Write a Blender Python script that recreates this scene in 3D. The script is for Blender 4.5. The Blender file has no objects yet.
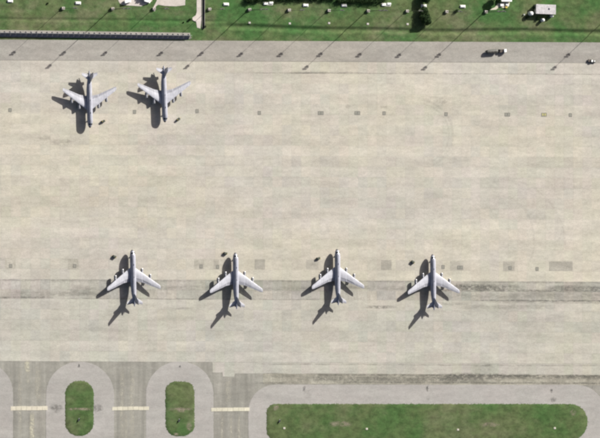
import bpy, bmesh, math, random
from mathutils import Vector, Matrix, noise as mn

random.seed(7)
R = math.radians
sc = bpy.context.scene
col = sc.collection

# ------------------------------------------------------------------ camera
S = 0.729                 # metres per photograph pixel at the ground
DIST = 6000.0             # long-lens view from far above, a little from the west
TILT = R(24.0)
ST, CT = math.sin(TILT), math.cos(TILT)
cam_d = bpy.data.cameras.new('camera')
cam = bpy.data.objects.new('camera', cam_d)
col.objects.link(cam)
cam.location = (-DIST * ST, 0, DIST * CT)
cam.rotation_euler = (0, -TILT, 0)
cam_d.sensor_width = 36.0
cam_d.lens = 36.0 * DIST / (600 * S)
cam_d.clip_start = 10.0
cam_d.clip_end = 40000.0
sc.camera = cam

# ------------------------------------------------------------------ sky, sun, exposure
SUN_EL, SUN_AZ = R(27.5), R(40.5)      # azimuth counted from +X towards +Y
to_sun = Vector((math.cos(SUN_AZ) * math.cos(SUN_EL), math.sin(SUN_AZ) * math.cos(SUN_EL), math.sin(SUN_EL)))
world = bpy.data.worlds.new('World')
sc.world = world
world.use_nodes = True
wn = world.node_tree
sky = wn.nodes.new('ShaderNodeTexSky')
sky.sky_type = 'NISHITA'
sky.sun_disc = False
sky.sun_elevation = SUN_EL
sky.sun_rotation = math.pi / 2 - SUN_AZ
sky.air_density = 0.7
sky.dust_density = 4.0
sky.ozone_density = 0.5
bg = wn.nodes['Background']
bg.inputs['Strength'].default_value = 0.05
wn.links.new(sky.outputs['Color'], bg.inputs['Color'])
sun_d = bpy.data.lights.new('sun', 'SUN')
sun_d.energy = 5.0
sun_d.angle = R(0.5)
sun_d.color = (1.0, 0.978, 0.905)
sun = bpy.data.objects.new('sun', sun_d)
col.objects.link(sun)
sun.rotation_euler = to_sun.to_track_quat('Z', 'Y').to_euler()
sun.location = (200, 170, 400)
sc.view_settings.view_transform = 'Standard'
sc.view_settings.look = 'None'
sc.view_settings.gamma = 1.0
sc.view_settings.exposure = 0.75
sc.view_settings.use_curve_mapping = False
sc.render.engine = 'CYCLES'
sc.cycles.filter_width = 2.6
sc.cycles.max_bounces = 6

# ------------------------------------------------------------------ layout helpers
def G(px, py, z=0.0):
    """point of the ground plane whose plan coordinates were read off the photograph"""
    u, v = (px - 300) * S, -(py - 219) * S
    k = (DIST * CT - z) / (DIST * CT - u * ST)
    return Vector((-DIST * ST + k * (DIST * ST + u * CT), k * v, z))

# ------------------------------------------------------------------ materials
MATS = {}
class NT:
    def __init__(s, name):
        m = bpy.data.materials.new(name)
        m.use_nodes = True
        s.m, s.t = m, m.node_tree
        s.b = s.t.nodes['Principled BSDF']
        MATS[name] = m
        s._pos = None
    def n(s, k): return s.t.nodes.new(k)
    def l(s, a, b): s.t.links.new(a, b)
    def pos(s):
        if s._pos is None:
            s._pos = s.n('ShaderNodeNewGeometry').outputs['Position']
        return s._pos
    def noise(s, scale, det=4, rough=0.55, sx=1, sy=1, sz=1, off=0, obj=False):
        mp = s.n('ShaderNodeMapping')
        mp.inputs['Scale'].default_value = (sx, sy, sz)
        mp.inputs['Location'].default_value = (off, off * 1.7, off * .6)
        if obj:
            tc = s.n('ShaderNodeTexCoord'); s.l(tc.outputs['Object'], mp.inputs['Vector'])
        else:
            s.l(s.pos(), mp.inputs['Vector'])
        t = s.n('ShaderNodeTexNoise')
        t.inputs['Scale'].default_value = scale
        t.inputs['Detail'].default_value = det
        t.inputs['Roughness'].default_value = rough
        s.l(mp.outputs[0], t.inputs['Vector'])
        return t.outputs['Fac']
    def rng(s, v, a, b, c=0.0, d=1.0, smooth=False):
        r = s.n('ShaderNodeMapRange')
        if smooth: r.interpolation_type = 'SMOOTHSTEP'
        for k, x in zip((1, 2, 3, 4), (a, b, c, d)): r.inputs[k].default_value = x
        s.l(v, r.inputs[0])
        return r.outputs[0]
    def math(s, op, a, b=None):
        r = s.n('ShaderNodeMath'); r.operation = op
        for i, x in enumerate((a, b)):
            if x is None: continue
            if isinstance(x, (int, float)): r.inputs[i].default_value = x
            else: s.l(x, r.inputs[i])
        return r.outputs[0]
    def mix(s, fac, a, b, mode='MIX'):
        r = s.n('ShaderNodeMix'); r.data_type = 'RGBA'; r.blend_type = mode
        for i, x in ((0, fac), (6, a), (7, b)):
            if isinstance(x, (int, float)): r.inputs[i].default_value = x
            elif isinstance(x, tuple): r.inputs[i].default_value = x + ((1,) if len(x) == 3 else ())
            else: s.l(x, r.inputs[i])
        return r.outputs[2]
    def mul(s, c, v):
        """colour times a scalar socket"""
        cb = s.n('ShaderNodeCombineColor')
        for i in range(3): s.l(v, cb.inputs[i])
        return s.mix(1.0, c, cb.outputs[0], 'MULTIPLY')
    def done(s, c, rough=0.8, metal=0.0, bump=None, dist=0.05, spec=None):
        if isinstance(c, tuple): s.b.inputs['Base Color'].default_value = c + (1,)
        else: s.l(c, s.b.inputs['Base Color'])
        s.b.inputs['Roughness'].default_value = rough
        s.b.inputs['Metallic'].default_value = metal
        if spec is not None: s.b.inputs['Specular IOR Level'].default_value = spec
        if bump is not None:
            bp = s.n('ShaderNodeBump'); bp.inputs['Strength'].default_value = 1.0
            bp.inputs['Distance'].default_value = dist
            s.l(bump, bp.inputs['Height']); s.l(bp.outputs[0], s.b.inputs['Normal'])
        return s.m

def lines(N, axis, period, width, off=0.0):
    """1 on thin regular joints along a world axis"""
    sp = N.n('ShaderNodeSeparateXYZ'); N.l(N.pos(), sp.inputs[0])
    a = N.math('ADD', sp.outputs[axis], 5000.0 + off)
    m = N.math('MODULO', a, period)
    return N.math('LESS_THAN', m, width)

def pavement(name, base, warm, lane=0.04, joint=0.18, grain=0.14, dirt=0.0, dirtcol=(.10, .095, .085),
             dirt_lo=.48, dirt_hi=.72, dscale=.03, dsx=1.0, dsy=1.0, ysteak=0.0, period=7.6, streak_y=0.0, vert=0.0, slab=0.0):
    N = NT(name)
    c = N.mix(N.rng(N.noise(.012, 3, sx=.45, off=3), .38, .62, smooth=True), base, warm)
    c = N.mul(c, N.rng(N.noise(.09, 4, .6, sx=.06, off=27), .34, .66, .955, 1.045))   # broad bands along the lanes
    # paving lanes were cast at different times
    oi = N.n('ShaderNodeObjectInfo')
    c = N.mul(c, N.rng(oi.outputs['Random'], 0, 1, 1 - lane, 1 + lane))
    if slab:
        sp = N.n('ShaderNodeSeparateXYZ'); N.l(N.pos(), sp.inputs[0])
        cell = N.math('FLOOR', N.math('DIVIDE', N.math('ADD', sp.outputs[0], 5000.0), period))
        w = N.n('ShaderNodeTexWhiteNoise'); w.noise_dimensions = '2D'
        cv = N.n('ShaderNodeCombineXYZ'); N.l(cell, cv.inputs[0]); N.l(N.math('MULTIPLY', oi.outputs['Random'], 91.7), cv.inputs[1])
        N.l(cv.outputs[0], w.inputs['Vector'])
        c = N.mul(c, N.rng(w.outputs['Value'], 0, 1, 1 - slab, 1 + slab))
        c = N.mix(slab * .8, c, w.outputs['Color'], 'SOFT_LIGHT')
    # pinkish and greenish ageing in broad patches
    c = N.mix(N.rng(N.noise(.045, 4, off=11), .42, .70, 0, .22), c, (base[0] * .98, base[1] * .90, base[2] * .90))
    c = N.mix(N.rng(N.noise(.05, 4, off=31), .45, .70, 0, .22), c, (base[0] * .90, base[1] * .95, base[2] * .90))
    c = N.mul(c, N.rng(N.noise(.16, 4, sx=.25, off=17), .3, .7, 1 - grain * .7, 1 + grain * .7))
    c = N.mul(c, N.rng(N.noise(1.3, 3, .7, off=5), .3, .7, 1 - grain, 1 + grain))
    c = N.mul(c, N.rng(N.noise(.42, 4, .75, sx=.6, off=71), .3, .7, 1 - grain * .8, 1 + grain * .8))
    if streak_y:
        c = N.mul(c, N.rng(N.noise(.22, 4, .6, sy=.06, off=9), .35, .65, 1 - streak_y, 1 + streak_y))
    if joint:
        j = N.math('MULTIPLY', lines(N, 0, period, .22), N.rng(N.noise(.06, 4, off=23), .40, .66, 0, 1))
        c = N.mul(c, N.rng(j, 0, 1, 1, 1 - joint))
    if vert:
        c = N.mul(c, N.rng(N.noise(.55, 5, .75, sy=.35, off=83), .36, .64, 1 - vert, 1 + vert * .6))
    if dirt:
        f = N.rng(N.noise(dscale, 6, .65, sx=dsx, sy=dsy, off=41), dirt_lo, dirt_hi, 0, dirt)
        f2 = N.rng(N.noise(.35, 5, .7, sx=.6, off=57), .35, .65, .45, 1.0)
        c = N.mix(N.math('MULTIPLY', f, f2), c, dirtcol)
    return N.done(c, .9, bump=N.noise(2.5, 3), dist=.01, spec=.25)

CONC, WARM = (.408, .383, .345), (.428, .399, .336)
pavement('concrete', CONC, WARM, dirt=.16, dirtcol=(.24, .235, .20), dirt_lo=.55, dirt_hi=.75, dscale=.02, dsy=2.0, slab=.035)
pavement('concrete_pale', (.375, .362, .328), (.385, .366, .318), lane=.025, joint=.16, dirt=.20, dirtcol=(.25, .24, .20), dirt_lo=.55, dirt_hi=.75, dscale=.05, slab=.04)
pavement('concrete_dirty', (.37, .356, .325), (.36, .340, .300), lane=.05, joint=.22, grain=.14, dirt=.55,
         dirtcol=(.13, .125, .105), dirt_lo=.48, dirt_hi=.74, dscale=.045, dsx=.5, dsy=2.2, vert=.12, slab=.06)
pavement('concrete_sooty', (.31, .295, .25), (.33, .31, .26), lane=.06, joint=.3, grain=.2, dirt=.8,
         dirtcol=(.10, .095, .075), dirt_lo=.45, dirt_hi=.70, dscale=.09, dsx=.8, dsy=1.6, vert=.16)
pavement('old_concrete', (.290, .274, .252), (.306, .284, .252), lane=.03, joint=.10, grain=.15, dirt=.45,
         dirtcol=(.20, .19, .18), dirt_lo=.48, dirt_hi=.72, dscale=.07, dsx=.6)
pavement('shoulder_paving', (.322, .307, .294), (.308, .293, .279), lane=0, joint=0, grain=.12, dirt=.40,
         dirtcol=(.26, .25, .24), dirt_lo=.5, dirt_hi=.75, dscale=.06)
pavement('asphalt', (.252, .243, .218), (.226, .218, .197), lane=0, joint=.05, grain=.14, dirt=.5,
         dirtcol=(.17, .165, .145), dirt_lo=.42, dirt_hi=.68, dscale=.06, dsy=.35, streak_y=.16)
pavement('patch_concrete', (.36, .340, .295), (.335, .315, .275), lane=.10, joint=0, grain=.16, dirt=.5,
         dirtcol=(.19, .18, .15), dirt_lo=.45, dirt_hi=.68, dscale=.2)
pavement('cream_concrete', (.52, .49, .40), (.49, .45, .37), lane=.04, joint=.2, grain=.10, period=3.6, dirt=.3,
         dirtcol=(.32, .30, .25), dirt_lo=.5, dirt_hi=.72, dscale=.25)
pavement('white_concrete', (.70, .68, .64), (.66, .63, .58), lane=.04, joint=0, grain=.08)
pavement('pink_concrete', (.50, .45, .42), (.46, .43, .40), lane=.04, joint=0, grain=.12, dirt=.4,
         dirtcol=(.30, .27, .22), dscale=.15)

def grass(name, g1, g2, dry, dry_amt=.5, off=0.0):
    N = NT(name)
    c = N.mix(N.rng(N.noise(.03, 5, .6, off=2 + off), .36, .64, smooth=True), g1, g2)
    c = N.mix(N.rng(N.noise(.045, 5, .65, sx=.7, off=19 + off), .46, .68, 0, dry_amt, smooth=True), c, dry)
    c = N.mul(c, N.rng(N.noise(.30, 5, .7, sx=.7, off=7), .3, .7, .64, 1.36))
    c = N.mul(c, N.rng(N.noise(1.6, 3, .7, off=13), .3, .7, .78, 1.22))
    return N.done(c, .95, bump=N.noise(1.8, 4, .7), dist=.12, spec=.1)
grass('grass', (.047, .110, .034), (.090, .117, .050), (.155, .145, .092), .58)
grass('grass_island', (.054, .104, .034), (.086, .112, .048), (.150, .145, .090), .42, 40)

def plain(name, c, rough=.6, metal=0.0, var=.08, scale=.8, obj=True, spec=None):
    N = NT(name)
    k = N.mix(0.0, c, c)
    k = N.mul(k, N.rng(N.noise(scale, 4, .6, obj=obj), .3, .7, 1 - var, 1 + var))
    return N.done(k, rough, metal, spec=spec)
def paint(name, c):
    N = NT(name)
    k = N.mix(0.0, c, c)
    k = N.mul(k, N.rng(N.noise(.9, 4, .6, sy=.18, obj=True), .3, .7, .86, 1.10))     # streaks run aft
    k = N.mul(k, N.rng(N.noise(.35, 3, obj=True, off=4), .35, .65, .90, 1.08))
    k = N.mix(N.rng(N.noise(1.4, 5, .7, sy=.10, obj=True, off=9), .56, .72, 0, .55), k, (.16, .15, .15))   # soot and fluid
    tc = N.n('ShaderNodeTexCoord'); sp = N.n('ShaderNodeSeparateXYZ'); N.l(tc.outputs['Object'], sp.inputs[0])
    for ax, per in ((1, 2.35), (0, 1.9)):
        m = N.math('LESS_THAN', N.math('MODULO', N.math('ADD', sp.outputs[ax], 300.0), per), .07)
        k = N.mul(k, N.rng(m, 0, 1, 1, .80))
    N.done(k, .5, spec=.35)
paint('aircraft_grey', (.46, .46, .51))
paint('fuselage_shade_grey', (.34, .345, .405))  # darker and bluer than the wings: flank shade put into the whole fuselage colour
paint('aircraft_panel', (.32, .32, .36))
plain('radome_dark', (.10, .10, .11), .5)
plain('nacelle_grey', (.24, .24, .26), .45)
plain('mast_paint', (.085, .092, .07), .6)
plain('engine_metal', (.50, .50, .52), .35, .3)
plain('intake_lip', (.75, .75, .76), .25, .8, .03)
plain('fan_dark', (.03, .03, .035), .5)
plain('glass_dark', (.02, .025, .03), .08)
plain('tyre_rubber', (.025, .025, .025), .85)
plain('gear_white', (.62, .62, .60), .4)
plain('galvanised', (.36, .37, .38), .45, .5)
plain('lamp_dark', (.09, .09, .09), .5)
plain('lamp_glass', (.55, .55, .55), .15)
plain('fence_metal', (.175, .178, .205), .55, .2, .25, .9)
plain('fence_rail', (.27, .27, .29), .45, .2, .12)
plain('cabinet_white', (.82, .82, .80), .45, 0, .03)
plain('cabinet_grey', (.42, .42, .41), .5)
plain('roof_grey', (.46, .44, .455), .75, 0, .22, .7)
plain('wall_beige', (.42, .40, .36), .8)
plain('tank_white', (.85, .85, .83), .35, 0, .03)
plain('cart_dark', (.055, .065, .05), .6)
plain('cart_yellow', (.50, .38, .06), .5)
plain('truck_dark', (.075, .075, .066), .55)
plain('truck_brown', (.085, .065, .055), .6)
plain('truck_white', (.84, .84, .83), .35, 0, .03)
plain('pit_frame', (.16, .155, .14), .7)
plain('pit_lid', (.22, .215, .185), .6)
plain('pit_lid_yellow', (.36, .33, .14), .6)
plain('sign_dark', (.03, .035, .03), .5)
plain('drain_floor', (.05, .048, .055), .9)
plain('bark', (.075, .06, .045), .9)
plain('joint_filler', (.24, .23, .20), .95)
def leafmat(name, a, b):
    N = NT(name)
    c = N.mix(N.rng(N.noise(.9, 3, off=4), .35, .65), a, b)
    N.done(c, .75, spec=.2)
leafmat('leaf_dark', (.012, .030, .009), (.042, .080, .022))
leafmat('leaf_mid', (.035, .075, .018), (.060, .11, .028))

def stain_mat(name, c, amt, scale=.5, sx=1.0):
    """see-through grime: opaque where the noise and the sheet's own mask say so"""
    N = NT(name)
    at = N.n('ShaderNodeAttribute'); at.attribute_name = 'mask'
    f = N.math('MULTIPLY', at.outputs['Fac'], N.rng(N.noise(scale, 6, .75, sx=sx, off=3), .38, .62, .0, 1))
    f = N.math('MULTIPLY', f, amt)
    N.done(c, .9, spec=.2)
    tr = N.n('ShaderNodeBsdfTransparent'); mx = N.n('ShaderNodeMixShader')
    out = N.t.nodes['Material Output']
    N.l(f, mx.inputs[0]); N.l(tr.outputs[0], mx.inputs[1]); N.l(N.b.outputs[0], mx.inputs[2])
    N.l(mx.outputs[0], out.inputs['Surface'])
stain_mat('stain_dark', (.13, .125, .115), .60)
stain_mat('streak_dark', (.15, .145, .13), .55, .8, .5)
stain_mat('streak_soft', (.22, .21, .185), .30, .5, .3)
stain_mat('stain_soft', (.20, .19, .17), .28, .25, .6)
stain_mat('tyre_rub', (.26, .25, .22), .10, .12)
stain_mat('worn_paint', (.56, .53, .42), .9, .6)
stain_mat('worn_light', (.44, .42, .36), .7, .4)
stain_mat('bare_earth', (.30, .26, .20), .75, .35)

# ------------------------------------------------------------------ mesh helpers
def mesh_obj(name, verts, faces, mat, parent=None, smooth=False, loc=None):
    me = bpy.data.meshes.new(name)
    me.from_pydata([tuple(v) for v in verts], [], faces)
    me.update()
    if smooth:
        for p in me.polygons: p.use_smooth = True
    o = bpy.data.objects.new(name, me)
    col.objects.link(o)
    if mat: me.materials.append(MATS[mat])
    if parent: o.parent = parent
    if loc: o.location = loc
    return o

class MB:
    """collects boxes, lathes and lofts and links them as one mesh"""
    def __init__(s): s.v, s.f = [], []
    def add(s, v, f):
        k = len(s.v); s.v += [tuple(x) for x in v]; s.f += [tuple(i + k for i in q) for q in f]
        return s
    def box(s, c, d, bev=0.0, rz=0.0):
        x, y, z = [k / 2 for k in d]
        if bev <= 0:
            vs = [(i * x, j * y, k * z) for k in (-1, 1) for j in (-1, 1) for i in (-1, 1)]
            fs = [(0, 2, 3, 1), (4, 5, 7, 6), (0, 1, 5, 4), (2, 6, 7, 3), (0, 4, 6, 2), (1, 3, 7, 5)]
        else:
            b = min(bev, x * .9, y * .9, z * .9)
            ring = lambda q, w: [(-x + q, -y, w), (x - q, -y, w), (x, -y + q, w), (x, y - q, w), (x - q, y, w), (-x + q, y, w), (-x, y - q, w), (-x, -y + q, w)]
            ins = lambda w: [(-x + b, -y + b, w), (x - b, -y + b, w), (x - b, -y + b, w), (x - b, y - b, w), (x - b, y - b, w), (-x + b, y - b, w), (-x + b, y - b, w), (-x + b, -y + b, w)]
            vs = ring(b, -z) + ring(b, z - b) + ins(z)
            fs = [tuple(range(7, -1, -1))]
            for r in range(2):
                for i in range(8):
                    j = (i + 1) % 8
                    fs.append((r * 8 + i, r * 8 + j, r * 8 + 8 + j, r * 8 + 8 + i))
            fs.append(tuple(range(16, 24)))
        cs, sn = math.cos(rz), math.sin(rz)
        return s.add([(c[0] + p[0] * cs - p[1] * sn, c[1] + p[0] * sn + p[1] * cs, c[2] + p[2]) for p in vs], fs)
    def loft(s, rings, cap=True):
        n = len(rings[0]); v = [p for r in rings for p in r]; f = []
        for a in range(len(rings) - 1):
            for i in range(n):
                j = (i + 1) % n
                f.append((a * n + i, a * n + j, (a + 1) * n + j, (a + 1) * n + i))
        if cap:
            f.append(tuple(range(n - 1, -1, -1))); k = (len(rings) - 1) * n
            f.append(tuple(range(k, k + n)))
        return s.add(v, f)
    def tube(s, a, b, r0, r1=None, n=8):
        a, b = Vector(a), Vector(b); r1 = r0 if r1 is None else r1
        q = (b - a).normalized().to_track_quat('Z', 'Y')
        def ring(c, r): return [c + q @ Vector((r * math.cos(2 * math.pi * i / n), r * math.sin(2 * math.pi * i / n), 0)) for i in range(n)]
        return s.loft([ring(a, r0), ring(b, r1)])
    def lathe(s, prof, c=(0, 0, 0), axis='Z', n=16):
        rings = []
        for (r, h) in prof:
            ring = []
            for i in range(n):
                t = 2 * math.pi * i / n; a, b = r * math.cos(t), r * math.sin(t)
                p = {'Z': (a, b, h), 'Y': (a, h, b), 'X': (h, a, b)}[axis]
                ring.append((c[0] + p[0], c[1] + p[1], c[2] + p[2]))
            rings.append(ring)
        return s.loft(rings)
    def build(s, name, mat, parent=None, smooth=False):
        o = mesh_obj(name, s.v, s.f, mat, parent, False)
        bm = bmesh.new(); bm.from_mesh(o.data)
        bmesh.ops.recalc_face_normals(bm, faces=bm.faces)
        bm.to_mesh(o.data); bm.free()
        if smooth:
            for p in o.data.polygons: p.use_smooth = True
            try: o.data.set_sharp_from_angle(angle=R(40))
            except Exception: pass
        return o

def empty(name, loc=(0, 0, 0), rz=0.0):
    o = bpy.data.objects.new(name, None); col.objects.link(o)
    o.location = loc; o.rotation_euler = (0, 0, rz); o.empty_display_size = .5
    return o
def tag(o, label=None, cat=None, group=None, kind=None):
    if label: o['label'] = label
    if cat: o['category'] = cat
    if group: o['group'] = group
    if kind: o['kind'] = kind
    return o
def kids(o): return [c for c in col.objects if c.parent == o]
def copy_tree(o, parent=None):
    c = o.copy(); col.objects.link(c)
    c.parent = parent
    for ch in kids(o): copy_tree(ch, c)
    return c

def prism(name, pts, z0, z1, mat, parent=None, kind=None):
    """flat slab with vertical edges from a plan outline (list of (X, Y))"""
    n = len(pts)
    v = [(p[0], p[1], z0) for p in pts] + [(p[0], p[1], z1) for p in pts]
    f = [tuple(range(n, 2 * n))] + [(i, (i + 1) % n, n + (i + 1) % n, n + i) for i in range(n)]
    bm = MB(); bm.add(v, f)
    o = bm.build(name, mat, parent)
    if kind: o['kind'] = kind
    return o
SLOPE = .0047            # the apron runs a fraction of a degree off square
def sl(pp): return [(x, y + SLOPE * x) for x, y in pp]
def gpts(pp, jit=0.0, seed=0):
    out = []
    for i, (x, y) in enumerate(pp):
        if jit:
            q = mn.noise_vector(Vector((x * .35, y * .35, seed)))
            q2 = mn.noise_vector(Vector((x * 1.1, y * 1.1, seed + 9)))
            x += (q.x + .6 * q2.x) * jit; y += (q.y + .6 * q2.y) * jit
        g = G(x, y); out.append((g.x, g.y))
    return out
def rrect(x0, y0, x1, y1, r, rb=None, step=1.5):
    """rounded rectangle outline in plan-pixel units, densely sampled; r = (tl, tr, br, bl)"""
    if not isinstance(r, tuple): r = (r,) * 4
    tl, tr, br, bl = r
    pts = []
    def arc(cx, cy, q, a0):
        m = max(4, int(q * 1.57 / step))
        for i in range(m + 1):
            t = a0 + (math.pi / 2) * i / m
            pts.append((cx + q * math.cos(t), cy + q * math.sin(t)))
    def seg(a, b):
        L = math.hypot(b[0] - a[0], b[1] - a[1]); m = int(L / step)
        for i in range(1, m): pts.append((a[0] + (b[0] - a[0]) * i / m, a[1] + (b[1] - a[1]) * i / m))
    arc(x0 + tl, y0 + tl, tl, math.pi); seg((x0 + tl, y0), (x1 - tr, y0))
    arc(x1 - tr, y0 + tr, tr, 1.5 * math.pi); seg((x1, y0 + tr), (x1, y1 - br))
    arc(x1 - br, y1 - br, br, 0); seg((x1 - br, y1), (x0 + bl, y1))
    arc(x0 + bl, y1 - bl, bl, .5 * math.pi); seg((x0, y1 - bl), (x0, y0 + tl))
    return pts

# ------------------------------------------------------------------ ground with its drainage swale
def ground_z(X, Y):
    yp = 219 - Y / S                     # row in plan-pixel units
    z = 0.0
    wob = .8 * math.sin(X * .021) + .5 * math.sin(X * .057 + 1)
    r = min(1, max(0, (X + 66) / 12))     # east of the path: deep swale
    yp -= .0045 * (X / (S * 1.09))      # follows the apron edge
    d = abs(yp - (28.6 + wob)) / 4.2
    if d < 1: z -= r * 1.0 * (0.5 + 0.5 * math.cos(math.pi * d))
    d = abs(yp - (23.0 + .4 * wob)) / 2.6
    if d < 1: z -= (1 - r) * .35 * (0.5 + 0.5 * math.cos(math.pi * d))
    return z
xs = [-3000, -1500, -700, -400] + [-300 + 6 * i for i in range(101)] + [400, 700, 1500, 3000]
rows = [-400, -120, -60, -20] + [15 + .75 * i for i in range(35)] + [60, 120, 220, 340, 480, 620, 900, 1500, 3000, 4500]
ys = [(219 - r) * S for r in rows]
V, F = [], []
for y in ys + []:
    for x in xs: V.append((x, y, ground_z(x, y)))
V0 = [(x, 3200, 0) for x in xs]; V = V0 + V
nx = len(xs)
for j in range(len(ys)):
    for i in range(nx - 1):
        F.append((j * nx + i, (j + 1) * nx + i, (j + 1) * nx + i + 1, j * nx + i + 1))
g = mesh_obj('ground', V, F, 'grass', smooth=True); g['kind'] = 'structure'

# ------------------------------------------------------------------ pavements
def strip_pts(x0, x1, y0, y1, jit=0.0, seed=0, step=6):
    n = int((x1 - x0) / step)
    top = [(x0 + (x1 - x0) * i / n, y0) for i in range(n + 1)]
    bot = [(x1 - (x1 - x0) * i / n, y1) for i in range(n + 1)]
    return gpts(sl(top + bot), jit, seed)
XL, XR = -230, 830
base = prism('apron', gpts(sl([(XL, 39.5), (XR, 39.5), (XR, 372), (XL, 372)])), -.05, .03, 'joint_filler', kind='structure')
sh = prism('apron_edge_strip', strip_pts(XL, XR, 39.6, 59.9, .35, 3, 2), -.04, .09, 'old_concrete', kind='structure')
# long cast lanes with real open joints between them
bounds = [60.3, 71.7] + [71.7 + (279.0 - 71.7) * i / 20 for i in range(1, 21)] + [289.3, 298.4] + [298.4 + (361.2 - 298.4) * i / 6 for i in range(1, 7)]
for i in range(len(bounds) - 1):
    a, b = bounds[i], bounds[i + 1]
    m = 'concrete' if b <= 279.1 else ('concrete_dirty' if b < 299 else 'concrete_pale')
    gap = .018 if b < 299 else .028
    prism('paving_lane', gpts(sl([(XL, a + gap), (XL, b - gap), (XR, b - gap), (XR, a + gap)])), .0, .10, m, base)
tw = prism('taxiway', gpts(sl([(XL, 361.3), (XR, 361.3), (XR, 560), (XL, 560)])), -.05, .05, 'asphalt', kind='structure')
# concrete that runs on below the lanes on the right, stepped at its left end
prism('paving_lane', gpts([(212.3, 362.4), (212.6, 372.5), (217, 372.8), (222.5, 372.6), (223, 376.5), (234, 377), (235, 373.8), (246, 373.6), (262, 373.6), (275, 373.2), (290, 374), (310, 373.6), (XR, 376.4), (XR, 365.2)], .2, 2), .0, .098, 'concrete_pale', base)
prism('paving_lane', [*gpts([(263 + 4 * i, 373.7 + .0045 * (4 * i - 44)) for i in range(141)] + [(823 - 4 * i, 386.4 - .0045 * 4 * i) for i in range(141)], .16, 5)], .0, .092, 'concrete_sooty', base)
# paved shoulders around the grass islands, each one its own sheet
def island(name, so, sr, go, gr, seed):
    s = prism('island_shoulder', gpts(rrect(*so, sr), .28, seed), -.02, .105, 'shoulder_paving', kind='structure')
    pts = gpts(rrect(*go, gr, step=.6), .55, seed + 1)
    n = len(pts); cx = sum(p[0] for p in pts) / n; cy = sum(p[1] for p in pts) / n
    # gently domed turf: rim, inner ring, top
    v, f = [], []
    lev = ((1.0, .0), (1.0, .15), (.97, .26), (.80, .36))
    hw = (go[2] - go[0]) * S * .5; hh = (go[3] - go[1]) * S * .5
    for (k, z) in lev:
        ins = (1 - k) * min(hw, hh)
        for p in pts:
            fx = 1 - ins / hw; fy = 1 - ins / hh
            v.append((cx + (p[0] - cx) * fx, cy + (p[1] - cy) * fy, z))
    for r in range(len(lev) - 1):
        for i in range(n):
            j = (i + 1) % n
            f.append((r * n + i, r * n + j, (r + 1) * n + j, (r + 1) * n + i))
    f.append(tuple(range(3 * n, 4 * n)))
    b = MB(); b.add(v, f)
    t = b.build('grass_island', 'grass_island', None, True); t['kind'] = 'structure'
    return t
island('i0', (-54, 361.6, 13, 470), 32, (-34, 381, -7, 436), 12, 10)
i1 = island('i1', (46, 361.7, 114, 470), 33.5, (65.3, 381, 93.5, 436), (13, 13, 13, 13), 20)
i2 = island('i2', (146, 361.7, 213.5, 470), 33, (165.5, 381.7, 194.3, 436.3), (10, 10, 12, 12), 30)
i3 = island('i3', (248.3, 384.8, 606, 460), (27, 30, 30, 27), (266.5, 404.2, 587.3, 441), (9, 17, 19, 11), 40)
island('i4', (640, 384.8, 1000, 460), 28, (660, 404.2, 980, 441), 12, 60)

# cream drain slabs crossing the taxiway links
def drain(px0, px1, py, label, h=4.0):
    A, B = G(px0, py), G(px1, py)
    e = empty('drain_cover', ((A.x + B.x) / 2, A.y, .05)); L = B.x - A.x; n = 7
    tag(e, label, 'drain cover', 'cream drain covers across the taxiway links')
    for i in range(n):
        w = L / n
        MB().box((-L / 2 + w * (i + .5), random.uniform(-.08, .08), .055 + random.uniform(0, .02)), (w - .10, h * S, .15), .04).build('slab', 'cream_concrete', e)
drain(10.5, 47.5, 408.6, 'cream concrete drain cover left of the leftmost full grass oval')
drain(112, 149, 408.8, 'cream concrete drain cover between the two grass ovals', 3.5)
drain(211, 249.5, 409.8, 'cream concrete drain cover between right grass oval and the long grass strip', 3.6)

# ------------------------------------------------------------------ grime and worn paint on the pavements
def masked_sheet(name, outline, center, z, mat, parent):
    """fan whose 'mask' fades from 1 in the middle to 0 at its rim"""
    n = len(outline); v = [(center[0], center[1], z)]; mk = [1.0]
    for k, m in ((.55, .85), (1.0, 0.0)):
        for p in outline:
            v.append((center[0] + (p[0] - center[0]) * k, center[1] + (p[1] - center[1]) * k, z)); mk.append(m)
    f = [(0, 1 + i, 1 + (i + 1) % n) for i in range(n)] + [(1 + i, 1 + n + i, 1 + n + (i + 1) % n, 1 + (i + 1) % n) for i in range(n)]
    o = mesh_obj(name, v, f, mat, parent)
    a = o.data.attributes.new('mask', 'FLOAT', 'POINT')
    for i, m in enumerate(mk): a.data[i].value = m
    return o
ZST = [.0]
def stain(px, py, rx, ry, mat, parent, z=.112, seed=0):
    ZST[0] += .0011
    c = G(px, py); out = []
    for i in range(20):
        t = 2 * math.pi * i / 20
        k = 1 + .45 * mn.noise(Vector((math.cos(t) * 1.5 + seed, math.sin(t) * 1.5, px * .1)))
        out.append((c.x + rx * S * k * math.cos(t), c.y + ry * S * k * math.sin(t)))
    return masked_sheet('stain', out, (c.x, c.y), z + ZST[0] % .012, mat, parent)
stain(57, 408.5, 9, 4.5, 'stain_dark', tw, .118); stain(98, 408, 7, 4, 'stain_dark', tw, .118)
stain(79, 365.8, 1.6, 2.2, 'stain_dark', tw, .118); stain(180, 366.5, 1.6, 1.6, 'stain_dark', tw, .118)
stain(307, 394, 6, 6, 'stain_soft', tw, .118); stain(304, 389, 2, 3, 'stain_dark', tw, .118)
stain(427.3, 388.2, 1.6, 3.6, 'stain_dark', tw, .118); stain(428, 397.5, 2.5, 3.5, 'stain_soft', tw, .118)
stain(551.5, 391, 1.6, 3, 'stain_dark', tw, .118); stain(553.5, 400, 4, 3.6, 'stain_dark', tw, .118)
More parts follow.
